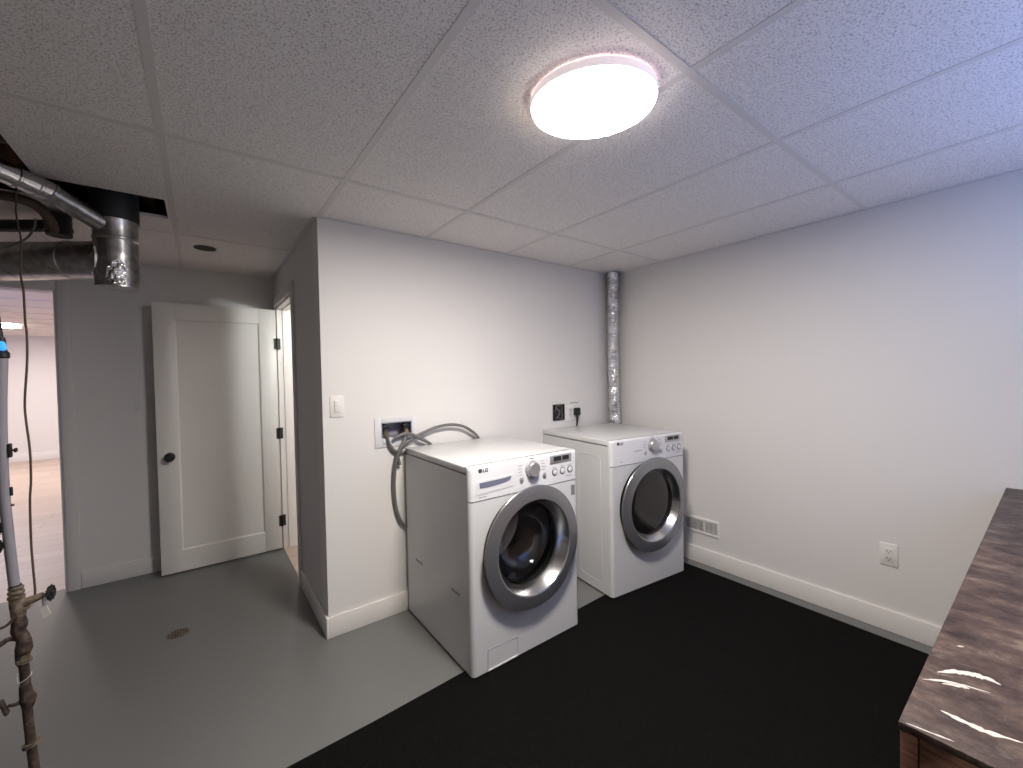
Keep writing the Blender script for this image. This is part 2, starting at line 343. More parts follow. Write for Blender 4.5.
# ---- the open door
DF, DT, dx0, dx1, dz0, dz1 = 1.482, 0.035, -0.772, -0.012, 0.012, 1.958
b = B(); y0 = DF
sx0, sx1, sz0, sz1 = -0.652, -0.128, 0.165, 1.842
b.box(dx0, sx0, y0, y0 + DT, dz0, dz1, .001).box(sx1, dx1, y0, y0 + DT, dz0, dz1, .001).box(sx0, sx1, y0, y0 + DT, dz0, sz0).box(sx0, sx1, y0, y0 + DT, sz1, dz1).box(sx0, sx1, y0 + .010, y0 + DT - .010, sz0, sz1)
for (p0, p1) in (((sx0, sz0), (sx1, sz0)), ((sx1, sz0), (sx1, sz1)), ((sx1, sz1), (sx0, sz1)), ((sx0, sz1), (sx0, sz0))):
    cx_, cz_ = (sx0 + sx1) / 2, (sz0 + sz1) / 2
    ux, uz = p1[0] - p0[0], p1[1] - p0[1]; L = math.hypot(ux, uz); ux /= L; uz /= L; nx, nz = -uz, ux
    if (cx_ - p0[0]) * nx + (cz_ - p0[1]) * nz < 0: nx, nz = -nx, -nz
    k = .010; q = bmesh.new()
    vs = [q.verts.new(v) for v in ((p0[0], y0, p0[1]), (p1[0], y0, p1[1]), (p1[0] + (nx - ux) * k, y0 + .0101, p1[1] + (nz - uz) * k), (p0[0] + (nx + ux) * k, y0 + .0101, p0[1] + (nz + uz) * k))]
    q.faces.new(vs); bmesh.ops.recalc_face_normals(q, faces=q.faces[:]); b.merge(q)
door = struct(b.obj('door_1', M_door), 'white shaker interior door standing open against the far wall', 'door')
kb = B().lathe([(.032, 0), (.032, .006), (.026, .010), (.012, .014), (.011, .030), (.024, .036), (.030, .046), (.029, .058), (.020, .066), (0, .068)], (-.703, DF, .853), (0, -1, 0), 32)
kb.lathe([(.032, 0), (.032, .006), (.012, .014), (.011, .030), (.026, .036), (.029, .050), (.020, .060), (0, .062)], (-.703, DF + DT, .853), (0, 1, 0), 32)
kb.obj('door_knob', M_black, door)['label'] = 'black door knob'
for z in (1.684, .955, .237):
    B().cyl((-.006, DF - .006, z - .045), (-.006, DF - .006, z + .045), .007, n=12).box(-.030, -.006, DF - .0015, DF + .001, z - .044, z + .044).box(-.006, .02, DF + .004, DF + .009, z - .044, z + .044).obj('hinge', M_black, door)['label'] = 'black hinge'

# ---- floor mat
b = B(); poly = [(-0.95, -0.712), (0.016, -0.697), (0.428, -0.680), (1.259, -0.650), (1.44, -0.645), (2.269, -0.668), (2.266, -1.3), (2.262, -1.844), (2.262, -2.85), (-0.95, -2.85)]
b.prism(poly, 0.0, 0.006, 'z'); carpet = tag(b.obj('floor_carpet', M_mat), 'black carpet piece lying on the grey floor under the appliance fronts', 'carpet')

# ================================================================== WASHER AND DRYER
def appliance(kind, label, cat, loc, rz, W, Dp, Ht, feet=0.006):
    t = thing(kind, label, cat, loc, rz)
    hw, hd = W / 2, Dp / 2; r = 0.022; z0 = 0.014; zs = 0.818; zl = 0.946
    U = lambda u: u - hw
    cx, cz, rd = 0.004, 0.5435, 0.300
    # cabinet: wrap-around sheet with a round door hole in front
    b = B(); q = bmesh.new(); path = []
    for k in range(7): a = PI / 2 * k / 6; path.append((hw - r + r * math.sin(a), -hd + r - r * math.cos(a)))
    path += [(hw, -hd + .024), (hw, hd), (-hw, hd), (-hw, -hd + .024)]
    for k in range(7): a = PI / 2 * k / 6; path.append((-hw + r - r * math.cos(a), -hd + r - r * math.sin(a)))
    lo = [q.verts.new((x, y, z0)) for x, y in path]; hi = [q.verts.new((x, y, zs if y < -hd + r + .001 else zl - .003)) for x, y in path]
    for i in range(len(path) - 1): q.faces.new((lo[i], lo[i + 1], hi[i + 1], hi[i]))
    q.faces.new(lo)
    # fill beneath control panel at front sides
    n = 64; rh = rd - 0.030; inner = []; outer = []; back = []
    x1, x0 = hw - r, -hw + r
    for i in range(n):
        a = 2 * PI * i / n + PI / 4; c, s_ = math.cos(a), math.sin(a)
        inner.append(q.verts.new((cx + rh * c, -hd, cz + rh * s_)))
        back.append(q.verts.new((cx + rh * c, -hd + .05, cz + rh * s_)))
        tx = ((x1 if c > 0 else x0) - cx) / c if abs(c) > 1e-6 else 1e9
        tz = ((zs if s_ > 0 else z0) - cz) / s_ if abs(s_) > 1e-6 else 1e9
        tt = min(tx, tz); outer.append(q.verts.new((cx + tt * c, -hd, cz + tt * s_)))
    for i in range(n):
        j = (i + 1) % n
        q.faces.new((inner[i], inner[j], outer[j], outer[i])); q.faces.new((inner[j], inner[i], back[i], back[j]))
    for (X_, Z_) in ((x1, zs), (x0, zs), (x0, z0), (x1, z0)):   # close the four corner triangles
        cand = sorted(range(n), key=lambda i: (outer[i].co.x - X_) ** 2 + (outer[i].co.z - Z_) ** 2)
        i = [i for i in cand if abs(outer[i].co.z - Z_) < 1e-5][0]; j = [i2 for i2 in cand if abs(outer[i2].co.x - X_) < 1e-5][0]
        if i != j:
            v = q.verts.new((X_, -hd, Z_)); q.faces.new((outer[i], outer[j], v))
    bmesh.ops.remove_doubles(q, verts=q.verts[:], dist=1e-5); bmesh.ops.recalc_face_normals(q, faces=q.faces[:])
    b.merge(q)
    # inner tub / drum walls so that the cabinet is not hollow
    body = b.obj('cabinet', M_white, t, ang=30)
    # lid
    B().box(-hw - .001, hw + .001, -hd + .028, hd, zl, Ht, .005, 3).obj('top_lid', M_white, t)
    # control panel
    b = B(); q = bmesh.new(); ys = -hd - .003; pr = []
    for k in range(7): a = PI / 2 * k / 6; pr.append((-hw + r - r * math.cos(a), ys + r - r * math.sin(a)))
    for k in range(7): a = PI / 2 * k / 6; pr.append((hw - r + r * math.sin(a), ys + r - r * math.cos(a)))
    pr += [(hw, -hd + .026), (-hw, -hd + .026)]
    zz = [(zs + .003, 0), (Ht - .020, 0), (Ht - .010, .0015), (Ht - .004, .004), (Ht - .001, .009), (Ht, .016)]
    rings = [[q.verts.new((x, max(y, ys + 0) + (d if y < -hd + .02 else 0), z)) for x, y in pr] for z, d in zz]
    for A, C in zip(rings, rings[1:]):
        for i in range(len(pr)): j = (i + 1) % len(pr); q.faces.new((A[i], A[j], C[j], C[i]))
    q.faces.new(rings[0]); q.faces.new(rings[-1]); bmesh.ops.recalc_face_normals(q, faces=q.faces[:]); b.merge(q)
    cp = b.obj('control_panel', M_panelw, t, ang=40)
    # parts on the control panel (panel front at y = ys)
    A = (0, -1, 0)
    kn = B().lathe([(.043, 0), (.043, .004), (.040, .006), (.037, .022), (.033, .027), (.018, .0265), (0, .026)], (U(.366), ys, .921), A, 40)
    kn.prism([(U(.366) - .022, .890), (U(.366) + .022, .890), (U(.366) + .004, .868), (U(.366) - .004, .868)], ys - .007, ys, 'y', .0012)
    kn.obj('program_knob', M_knob, cp)
    for u in (.298, .447): B().lathe([(.0115, 0), (.011, .005), (.007, .007), (0, .0072)], (U(u), ys, .878), A, 24, oval=1.25).obj('push_button', M_knob, cp)
    for u in (.520, .575, .630):
        bt = B().lathe([(.0185, 0), (.0185, .002), (.015, .002), (.0145, .001)], (U(u), ys, .881), A, 28).obj('option_button', M_dark, cp)
        B().lathe([(.0145, .0), (.014, .004), (.010, .0052), (0, .0055)], (U(u), ys, .881), A, 28).obj('button_cap', M_panelw, bt)
    ds = B().box(U(.488), U(.642), ys - .0025, ys + .001, .925, .969, .0015).obj('display', M_knob, cp)
    B().box(U(.512), U(.566), ys - .0035, ys - .002, .938, .961).box(U(.574), U(.622), ys - .0035, ys - .002, .938, .961).obj('display_window', M_dark, ds)
    for k, (u, z) in enumerate(((.282, .945), (.280, .930), (.280, .914), (.286, .899), (.425, .950), (.428, .936), (.430, .920), (.424, .906), (.352, .973))):
        B().box(U(u), U(u) + random.uniform(.018, .030), ys - .0004, ys + .001, z, z + .003).obj('printed_mark', M_print, cp)
    for u in (.504, .559, .614): B().box(U(u), U(u) + .026, ys - .0004, ys + .001, .905, .908).obj('printed_mark', M_print, cp)
    B().box(U(.60), U(.60) + .045, ys - .0004, ys + .001, .846, .850).obj('printed_mark', M_print, cp)
    lg = B().lathe([(.0105, 0), (.0105, .0006), (0, .0006)], (U(.060), ys, .957), A, 24)
    lg = lg.obj('logo_disc', M_logo, cp)
    text_mesh('logo_letters', 'LG', .024, M_logo, cp, (U(.0735), ys - .0004, .9485), (PI / 2, 0, 0), .0007)
    if kind == 'washing_machine':
        # detergent drawer: curved scoop handle
        dr = B()
        top = [(.053, .902), (.10, .9025), (.15, .9035), (.20, .905), (.234, .908)]
        bot = [(.234, .900), (.226, .889), (.20, .883), (.15, .878), (.10, .876), (.055, .877)]
        B_ = [(U(u), z) for u, z in top + bot]
        dw = B().prism([(U(.040), .846), (U(.243), .856), (U(.250), .866), (U(.247), .917), (U(.042), .911), (U(.036), .900), (U(.036), .852)], ys - .002, ys + .01, 'y', .0012).obj('detergent_drawer', M_panelw, cp)
        B().prism(B_, ys - .0032, ys + .002, 'y').obj('drawer_handle', M_blue, dw)
        text_mesh('panel_print', 'Direct Drive', .0085, M_print, cp, (U(.050), ys - .0006, .833), (PI / 2, 0, 0))
        B().box(U(.640), U(.668), -hd - .0006, -hd + .001, .735, .790).obj('energy_sticker', mat('sticker_grey', (.22, .22, .22), .5), t)
    else:
        B().box(U(.082), U(.090), ys - .0006, ys + .001, .838, .846).obj('printed_mark', M_print, cp); B().box(U(.20), U(.27), ys - .0004, ys + .001, .895, .899).obj('panel_print', M_print, cp)
    # door
    o = (cx, -hd, cz)
    B().lathe([(.279, -.001), (.279, .0015), (rd - .034, .0015), (rd - .034, -.012)], o, A, 72).obj('door_gap_ring', M_gap, t)  # black ring stands in for the shaded gap around the door
    dr = B().lathe([(.250, .002), (.262, .008), (.284, .022), (.2960, .034), (.2975, .039), (.2945, .043), (.276, .047), (.242, .051), (.231, .052), (.226, .048)], o, A, 96, oval=1.02).obj('door_ring', M_ring, t)
    if kind == 'washing_machine':
        B().lathe([(.226, .048), (.221, .040), (.195, -.004), (.192, -.016)], o, A, 96, oval=1.02).obj('chrome_bezel', M_chrome, dr)
        B().lathe([(.1965, -.010), (.190, -.030), (.176, -.070), (.152, -.108), (.11, -.132), (.06, -.142), (0, -.145), (0, -.140), (.06, -.137), (.108, -.127), (.148, -.104), (.171, -.068), (.185, -.028), (.191, -.008)], o, A, 72, closed=True).obj('door_glass', M_glass, dr)
        B().lathe([(.268, -.012), (.268, -.05), (.235, -.055), (.225, -.075), (.235, -.10), (.235, -.12)], o, A, 64).obj('rubber_boot', M_boot, t)
        b = B().lathe([(.24, -.12), (.245, -.14), (.245, -.42), (.20, -.46), (0, -.47)], o, A, 64)
        for k in range(3):
            a = 2 * PI * k / 3 + .5
            b.tube([(o[0] + .235 * math.cos(a), -hd + .16, o[2] + .235 * math.sin(a)), (o[0] + .225 * math.cos(a), -hd + .28, o[2] + .225 * math.sin(a)), (o[0] + .235 * math.cos(a), -hd + .40, o[2] + .235 * math.sin(a))], .03, 10, 4)
        b.obj('drum', M_drum, t)
        # service hatch, side recesses
        b = B(); h = [(U(.084), .112), (U(.130), .114), (U(.150), .108), (U(.170), .112), (U(.258), .108)]
        b.tube([(x, -hd - .0002, z) for x, z in h], .0014, 6).tube([(U(.084), -hd - .0002, .112), (U(.082), -hd - .0002, .018)], .0012, 6).tube([(U(.258), -hd - .0002, .108), (U(.258), -hd - .0002, .018)], .0008, 6)
        b.obj('hatch_seam', M_print, t)
        B().box(U(.082), U(.258), -hd - .004, -hd + .002, .014, .020, .001).obj('hatch_lip', M_white, t)
        for y in (.563, .147):
            b = B(); q = b.box(-hw - .0012, -hw + .002, -hd + y - .045, -hd + y + .045, .350, .364, .0005).obj('side_slot', M_print, t)
    else:
        B().lathe([(.226, .048), (.222, .042), (.202, .014), (.199, .006)], o, A, 96, oval=1.02).obj('chrome_bezel', M_chrome, dr)
        B().lathe([(.202, .008), (.195, .010), (.12, .016), (0, .018)], o, A, 72).obj('door_glass', M_dglass, dr)
        # pressed panel on the side
        b = B(); y0_, y1_, za, zb_, rr = -hd + .09, -hd + .30, .07, .87, .03; pts = []
        for (yy, zz_, a0) in ((y1_ - rr, zb_ - rr, 0), (y0_ + rr, zb_ - rr, PI / 2), (y0_ + rr, za + rr, PI), (y1_ - rr, za + rr, 1.5 * PI)):
            for k in range(6): a = a0 + PI / 2 * k / 5; pts.append((-hw, yy + rr * math.cos(a), zz_ + rr * math.sin(a)))
        b.tube(pts + [pts[0]], .0022, 6); b.obj('pressed_rib', M_white, t)
    # dark plinth stands in for shade below the cabinet; feet
    B().box(-hw + .012, hw - .012, -hd + .012, hd - .012, feet + .001, z0 + .004).obj('gap_block', M_gap, t)
    for sx in (-1, 1):
        for sy in (-1, 1): B().cyl((sx * (hw - .05), sy * (hd - .05), 0.0065 if sy < 0 else 0.0005), (sx * (hw - .05), sy * (hd - .05), z0), .02, n=16).obj('foot', M_black, t)
    return t
W_, D_, H_ = .687, .722, .979
wl = (.4384 + W_ / 2, -.7602 + D_ / 2, 0)
appliance('washing_machine', 'white front loading washer with clear glass door nearer the camera', 'washing machine', wl, -.004, W_, D_, H_)
ca, sa = math.cos(-.11), math.sin(-.11); Dd = .712
dl = (1.4651 + ca * W_ / 2 - sa * Dd / 2, -.7143 + sa * W_ / 2 + ca * Dd / 2, 0)
appliance('clothes_dryer', 'white front loading dryer with dark round window in the corner', 'dryer', dl, -.11, W_, Dd, H_)

# ================================================================== VENT DUCT IN THE CORNER
b = B(); pts = []; rr = []; n_ = 300; rib = 1
for i in range(n_ + 1):
    z = .16 + (H + .02 - .16) * i / n_; k = i % 3
    if k == 0: rib = random.uniform(-.0025, .0025)
    pts.append((2.296 + .004 * math.sin(z * 3) + .0015 * math.sin(i * 1.7), -.072 + .003 * math.cos(z * 4) + .0015 * math.cos(i * 2.3), z)); rr.append(.0485 + (.0050 if k == 1 else -.0040) + rib)
b.tube(pts, rr, 28)
tag(b.obj('vent_hose', M_foil, None, (2.296, -.072, .16), 80), 'ribbed foil dryer vent duct rising to the ceiling in the corner', 'vent duct')

# ================================================================== WALL FITTINGS
def plate(t, x0, x1, z0, z1, face, origin, name='cover_plate', m=M_trim, th=.006):
    if face == 'y': b = B().box(x0, x1, -th, -.0002, z0, z1, .002)
    else: b = B().box(X - th, X - .0002, x0, x1, z0, z1, .002)
    return b.obj(name, m, t, origin)
# light switch by the corner
o = (.0735, 0, 1.241); t = thing('light_switch', 'white rocker light switch on the wall beside the outside corner', 'light switch', o)
plate(t, .037, .110, 1.184, 1.299, 'y', o); B().box(.056, .091, -.0075, -.005, 1.207, 1.276, .001).obj('switch_frame', M_wall, t, o)
q = B().box(.0585, .0885, -.012, -.007, 1.210, 1.273, .0015, rot=Matrix.Rotation(.06, 3, 'X'), piv=(.0735, -.009, 1.241)).obj('rocker', M_trim, t, o)
# faint switch on far wall
o = (-.86, D, 1.244); t = thing('light_switch', 'pale switch plate on the shadowed far wall left of the open door', 'light switch', o)
B().box(-.895, -.825, D - .006, D - .0002, 1.187, 1.301, .002).obj('cover_plate', M_wall2, t, o); B().box(-.875, -.845, D - .010, D - .005, 1.213, 1.275, .001).obj('rocker', M_wall2, t, o)
# outlet on the right wall
o = (X, -1.815, .406); t = thing('wall_outlet', 'white duplex outlet low on the right wall', 'outlet', o)
plate(t, -1.852, -1.779, .348, .465, 'x', o); B().box(X - .0085, X - .005, -1.833, -1.798, .372, .441, .001).obj('receptacle', M_wall, t, o)
for z in (.425, .388):
    for y in (-1.822, -1.809): B().box(X - .0092, X - .0080, y - .0014, y + .0014, z - .004, z + .006).obj('slot', M_dark, t, o)
    B().cyl((X - .0092, -1.8155, z - .010), (X - .0080, -1.8155, z - .010), .0028, n=10).obj('slot', M_dark, t, o)
# dryer outlet (uncovered black box) and double plate with plug
o = (1.71, 0, 1.096); t = thing('dryer_outlet', 'uncovered black square electrical box above the dryer with grey cable inside', 'outlet', o)
b = B(); x0, x1, z0, z1 = 1.652, 1.768, 1.035, 1.158
b.box(x0, x0 + .006, -.012, 0, z0, z1).box(x1 - .006, x1, -.012, 0, z0, z1).box(x0 + .006, x1 - .006, -.012, 0, z0, z0 + .006).box(x0 + .006, x1 - .006, -.012, 0, z1 - .006, z1).box(x0 + .006, x1 - .006, -.003, 0, z0 + .006, z1 - .006)
b.obj('box_shell', M_black, t, o)
B().lathe([(.036, 0), (.036, .006), (.030, .009), (0, .009)], (1.71, -.003, 1.097), (0, -1, 0), 28).obj('receptacle', M_dark, t, o)
B().tube([(1.672, -.008, 1.140), (1.690, -.012, 1.122), (1.712, -.013, 1.105), (1.705, -.013, 1.078), (1.678, -.010, 1.050)], .0045, 8, 4).tube([(1.745, -.008, 1.145), (1.738, -.012, 1.112), (1.745, -.012, 1.060)], .003, 8, 4).tube([(1.690, -.008, 1.062), (1.71, -.014, 1.050), (1.735, -.012, 1.046), (1.752, -.008, 1.075)], .003, 8, 4).tube([(1.665, -.008, 1.10), (1.685, -.013, 1.150), (1.72, -.012, 1.140)], .0025, 8, 4).obj('cable', M_hose, t, o)
o = (1.868, 0, 1.09); t = thing('wall_outlet', 'white double outlet plate above the dryer with a black plug in it', 'outlet', o)
plate(t, 1.797, 1.940, 1.020, 1.160, 'y', o); B().box(1.815, 1.850, -.0085, -.005, 1.055, 1.125, .001).obj('receptacle', M_panelw, t, o)
for z in (1.108, 1.072):
    for x in (1.826, 1.839): B().box(x - .0015, x + .0015, -.0092, -.008, z - .004, z + .005).obj('slot', M_dark, t, o)
B().box(1.835, 1.925, -.0075, -.0005, 1.1605, 1.164).obj('plate_edge', M_dark, t, o)
o = (1.893, -.006, 1.07); t = thing('power_plug', 'black plug and cord hanging down behind the dryer', 'plug', o)
B().box(1.866, 1.922, -.042, -.0065, 1.060, 1.122, .010, 3).obj('plug_body', M_black, t, o)
B().tube([(1.893, -.028, 1.064), (1.893, -.027, 1.03), (1.892, -.022, .99), (1.90, -.014, .94), (1.91, -.012, .84)], [.013, .009, .006, .006, .006], 10, 4).obj('cord', M_black, t, o)
# floor register on right wall
o = (X, -.80, .272); t = thing('air_register', 'white slotted air register low on the wall beside the dryer', 'vent', o)
b = B(); y0, y1, z0, z1 = -.920, -.655, .216, .330
b.box(X - .008, X, y0, y1, z0, z0 + .018, .002).box(X - .008, X, y0, y1, z1 - .018, z1, .002).box(X - .008, X, y0, y0 + .016, z0 + .018, z1 - .018, .002).box(X - .008, X, y1 - .016, y1, z0 + .018, z1 - .018, .002)
b.obj('frame', M_trim, t, o); B().box(X - .0012, X - .0002, y0 + .01, y1 - .01, z0 + .012, z1 - .012).obj('dark_throat', M_dark, t, o)
b = B()
for k in range(25):
    y = y0 + .022 + k * .0092
    if abs(k - 9) < 1: b.box(X - .007, X - .002, y - .002, y + .007, z0 + .014, z1 - .014)
    else: b.box(X - .007, X - .002, y - .0018, y + .0018, z0 + .016, z1 - .016, rot=Matrix.Rotation(.35 if k > 9 else -.35, 3, 'Z'), piv=(X - .004, y, 0))
b.obj('louvre', M_trim, t, o)
# washer outlet box
o = (.395, 0, 1.07); t = thing('washer_outlet_box', 'recessed white washing machine supply box on the wall left of the washer', 'outlet box', o)
b = B(); x0, x1, z0, z1 = .273, .519, .988, 1.162
b.box(x0, WX0, -.006, -.0002, z0, z1, .0015).box(WX1, x1, -.006, -.0002, z0, z1, .0015).box(WX0, WX1, -.006, -.0002, z0, WZ0, .0015).box(WX0, WX1, -.006, -.0002, WZ1, z1, .0015)
b.obj('face_frame', M_panelw, t, o)
e = .0015; b = B(); b.box(WX0 + e, WX0 + .005, -.005, .085, WZ0 + e, WZ1 - e).box(WX1 - .005, WX1 - e, -.005, .085, WZ0 + e, WZ1 - e).box(WX0 + .005, WX1 - .005, -.005, .085, WZ0 + e, WZ0 + .005).box(WX0 + .005, WX1 - .005, -.005, .085, WZ1 - .005, WZ1 - e).box(WX0 + .005, WX1 - .005, .080, .085, WZ0 + .005, WZ1 - .005)
b.obj('recess_tray', mat('grey_violet_plastic', (.30, .29, .36), .5), t, o)
for x in (.338, .458):
    v = B().cyl((x, .045, 1.055), (x, .045, 1.112), .010, n=14).cyl((x, .045, 1.080), (x, -.004, 1.080), .008, n=14).cyl((x, .001, 1.080), (x - .001, -.016, 1.072), .013, n=12).obj('supply_valve', M_brass, t, o)
    B().cyl((x, .020, 1.108), (x, -.010, 1.108), .014, n=12).box(x - .019, x + .019, -.014, -.006, 1.101, 1.115, .003).obj('valve_handle', M_black, v, o)
B().box(.318, .352, -.014, -.0062, 1.012, 1.040, .002).obj('drain_lip', M_panelw, t, o)
# hoses
def hose(name, pts, r, m, label, group=None, ends=True):
    o = pts[0]; t = thing(name, label, 'hose', o, group=group)
    B().tube(pts, r, 12, 8).obj('hose_tube', m, t, o)
    if ends:
        p0, p1 = Vector(pts[0]), Vector(pts[1]); d = (p1 - p0).normalized()
        B().cyl(p0 - d * .004, p0 + d * .018, r * 1.55, n=12).obj('coupling', M_brass, t, o)
    return t
hose('water_hose', [(.338, -.020, 1.070), (.340, -.024, 1.045), (.352, -.024, 1.005), (.374, -.024, .972), (.400, -.022, .955), (.430, -.018, .950), (.470, -.018, .952)], .0088, M_hose, 'grey supply hose from the left valve of the wall box, dipping towards the washer')
hose('water_hose', [(.456, -.020, 1.072), (.448, -.030, 1.052), (.428, -.042, 1.012), (.398, -.046, .965), (.382, -.040, .905), (.374, -.030, .84), (.371, -.024, .74), (.380, -.020, .64), (.400, -.018, .565), (.430, -.018, .515), (.480, -.018, .49)], .0095, M_hose, 'braided grey hose looping from the right valve down the wall beside the washer')
hose('drain_hose', [(.375, -.028, 1.036), (.405, -.034, 1.052), (.445, -.040, 1.060), (.490, -.042, 1.048), (.540, -.042, 1.020), (.590, -.036, .990), (.61, -.026, .97)], .0105, M_hose, 'thick grey drain hose drooping from the wall box onto the back of the washer', ends=False)
hose('drain_hose', [(.410, -.026, .880), (.400, -.026, .93), (.425, -.030, .985), (.470, -.034, 1.018), (.540, -.038, 1.050), (.640, -.040, 1.080), (.740, -.040, 1.088), (.830, -.040, 1.070), (.900, -.038, 1.030), (.950, -.030, .985), (.985, -.018, .93)], .0092, M_hose, 'grey drain hose arching high over the back edge of the washer', ends=False)

# ================================================================== CEILING THINGS
def disc_light(loc, r, m, label):
    t = thing('ceiling_light', label, 'ceiling light', loc)
    B().lathe([(r - .03, 0), (r, -.001), (r + .002, -.006), (r + .002, -.026), (r - .003, -.027), (r - .006, -.012)], (0, 0, 0), (0, 0, 1), 64, cap0=False).obj('housing', M_rim, t)
    B().lathe([(r - .003, -.0265), (r - .001, -.030), (r - .003, -.036), (r - .009, -.0395)], (0, 0, 0), (0, 0, 1), 64).obj('diffuser_edge', M_edge, t)
    B().lathe([(r - .009, -.0395), (r - .05, -.0405), (0, -.0410)], (0, 0, 0), (0, 0, 1), 64).obj('diffuser', m, t)
    return t
lamp = disc_light((.471, -1.490, H - .002), .176, M_lamp, 'round glowing white disc light on the laundry room ceiling')
lamp.rotation_euler.z = math.radians(41.5); lamp.scale = (.935, 1.07, 1)
disc_light((-2.75, 6.9, 2.272), .15, M_lamp2, 'lit ceiling lamp seen in the room beyond the left opening')
o = (-.465, .945, H); t = thing('ceiling_fixture', 'small dark round recessed fixture in the ceiling before the door', 'recessed fixture', o)
B().lathe([(.060, .001), (.060, -.004), (.052, -.005), (.046, .001), (.044, .002)], o, (0, 0, 1), 32).obj('trim_ring', M_brownp, t, o)
B().lathe([(.050, .0), (.030, -.001), (0, -.0012)], o, (0, 0, 1), 32).obj('dark_insert', M_black, t, o)
# floor drain
o = (-.652, .570, 0); t = thing('floor_drain', 'small brown slotted drain cover in the grey floor', 'floor drain', o)
B().lathe([(.052, 0), (.052, .002), (.048, .003), (0, .003)], o, (0, 0, 1), 32).obj('cover', M_brass, t, o)
b = B()
for k in range(-3, 4):
    h = math.sqrt(.044 ** 2 - (k * .0125) ** 2)
    nb = 4 if abs(k) < 3 else 2
    for j in range(nb):
        ya = .570 - h + 2 * h * j / nb; b.box(-.652 + k * .0125 - .0035, -.652 + k * .0125 + .0035, ya + .002, ya + 2 * h / nb - .002, .003, .0036)
b.obj('slots', M_dark, t, o)

# ================================================================== DUCTS
o = (-.812, .312, 1.837); t = thing('furnace_duct', 'galvanised round duct stack with a horizontal duct and slanting flue joined to it', 'duct', o)
b = B().lathe([(.074, .002), (.0795, 0), (.080, .215), (.083, .219), (.083, .227), (.080, .231), (.080, .300), (.082, .305), (.082, .312)], o, (0, 0, 1), 48, cap0=True)
b.obj('stack_pipe', M_galv, t, o)
B().lathe([(.085, .308), (.086, .33), (.086, .66)], o, (0, 0, 1), 48, cap1=True).obj('dark_collar', M_dsteel, t, o)['label'] = 'dark upper collar'  # upper stack coloured darker than the pipe below
b = B(); q = bmesh.new(); vv = []; NI, NJ = 9, 8
for i in range(NI):
    for j in range(NJ):
        a = -1.95 + .80 * i / (NI - 1) + .10 * (j / (NJ - 1)); u_ = j / (NJ - 1)
        ztop = .125 - .035 * abs(i / (NI - 1) - .55) * 2; zbot = .004 + .06 * max(0, (.45 - i / (NI - 1)))
        rr_ = .0825 + random.uniform(0, .004)
        vv.append(q.verts.new((o[0] + rr_ * math.cos(a), o[1] + rr_ * math.sin(a), o[2] + zbot + (ztop - zbot) * u_)))
for i in range(NI - 1):
    for j in range(NJ - 1): q.faces.new((vv[i * NJ + j], vv[(i + 1) * NJ + j], vv[(i + 1) * NJ + j + 1], vv[i * NJ + j + 1]))
b.merge(q); b.obj('foil_tape', M_tape, t, o, 10)['label'] = 'crumpled bright foil tape'
e0, e1 = Vector((-.842, .335, 1.968)), Vector((-1.60, .905, 1.978)); dd = (e1 - e0).normalized()
b = B().cyl(e0, e1, .087, n=48)
for s_ in (.16, .50): b.lathe([(.087, 0), (.090, .004), (.090, .012), (.087, .016)], e0 + dd * s_, dd, 48)
b.obj('horizontal_duct', M_galv, t, o)
A0, A1, A2 = Vector((-.850, .275, 2.118)), Vector((-1.000, .172, 2.194)), Vector((-1.30, -.125, 2.244))
A2 = A1 + (A2 - A1) * .86
b = B().tube([A0, A1 + (A0 - A1).normalized() * .012, A1], .041, 32); d2 = (A2 - A1).normalized()
b.lathe([(.041, 0), (.045, .003), (.045, .010), (.042, .014)], A1 - (A1 - A0).normalized() * .02, (A1 - A0), 40)
b.obj('slanting_flue', M_galv, t, o)
b = B().cyl(A1 - d2 * .004, A1 + d2 * .36, .042, n=40)
for s_ in (.035, .10, .165): b.lathe([(.042, -.004), (.0455, 0), (.0455, .006), (.042, .010)], A1 + d2 * s_, d2, 40)
b.obj('flue_elbow', M_shiny, t, o)
# pipes and wood in the opening
def depthp(px, py, z): return (0, 0, 0)
tag(B().tube([(-1.264, .397, 2.213), (-1.164, .322, 2.19), (-1.091, .272, 2.171), (-1.046, .285, 2.152), (-1.025, .330, 2.115), (-1.025, .375, 2.085)], .020, 14, 6).obj('brown_pipe', M_brownp, None, (-1.164, .322, 2.19)), 'dull brown bent pipe under the ceiling behind the slanting flue', 'pipe')
o = (-1.02, .62, 2.15); t = thing('black_drain_pipe', 'black plastic drain pipe with a thick fitting beside the duct stack', 'pipe', o)
B().tube([(-1.45, .92, 2.183), (-1.055, .640, 2.178)], .030, 18).obj('pipe', M_black, t, o)
B().cyl((-1.052, .630, 2.125), (-1.052, .630, 2.232), .047, n=24).lathe([(.047, 0), (.051, .002), (.051, .016), (.047, .018)], (-1.052, .63, 2.15), (0, 0, 1), 24).obj('fitting', M_black, t, o)
tag(B().box(-1.36, -.98, .80, .85, 2.06, 2.105, .003, rot=Matrix.Rotation(-.62, 3, 'Z'), piv=(-1.17, .80, 0)).obj('wooden_block', M_lumber, None, (-1.17, .80, 2.06)), 'pale wooden blocking seen between the ducts', 'wood')
tag(B().tube([(-1.32, .53, 1.965), (-1.20, .47, 2.000), (-1.115, .400, 2.037), (-1.075, .335, 2.075), (-1.062, .300, 2.105)], .0042, 8, 6).obj('grey_cable', M_hose, None, (-1.19, .5, 2.0)), 'thin grey cable sagging across the horizontal duct', 'cable')
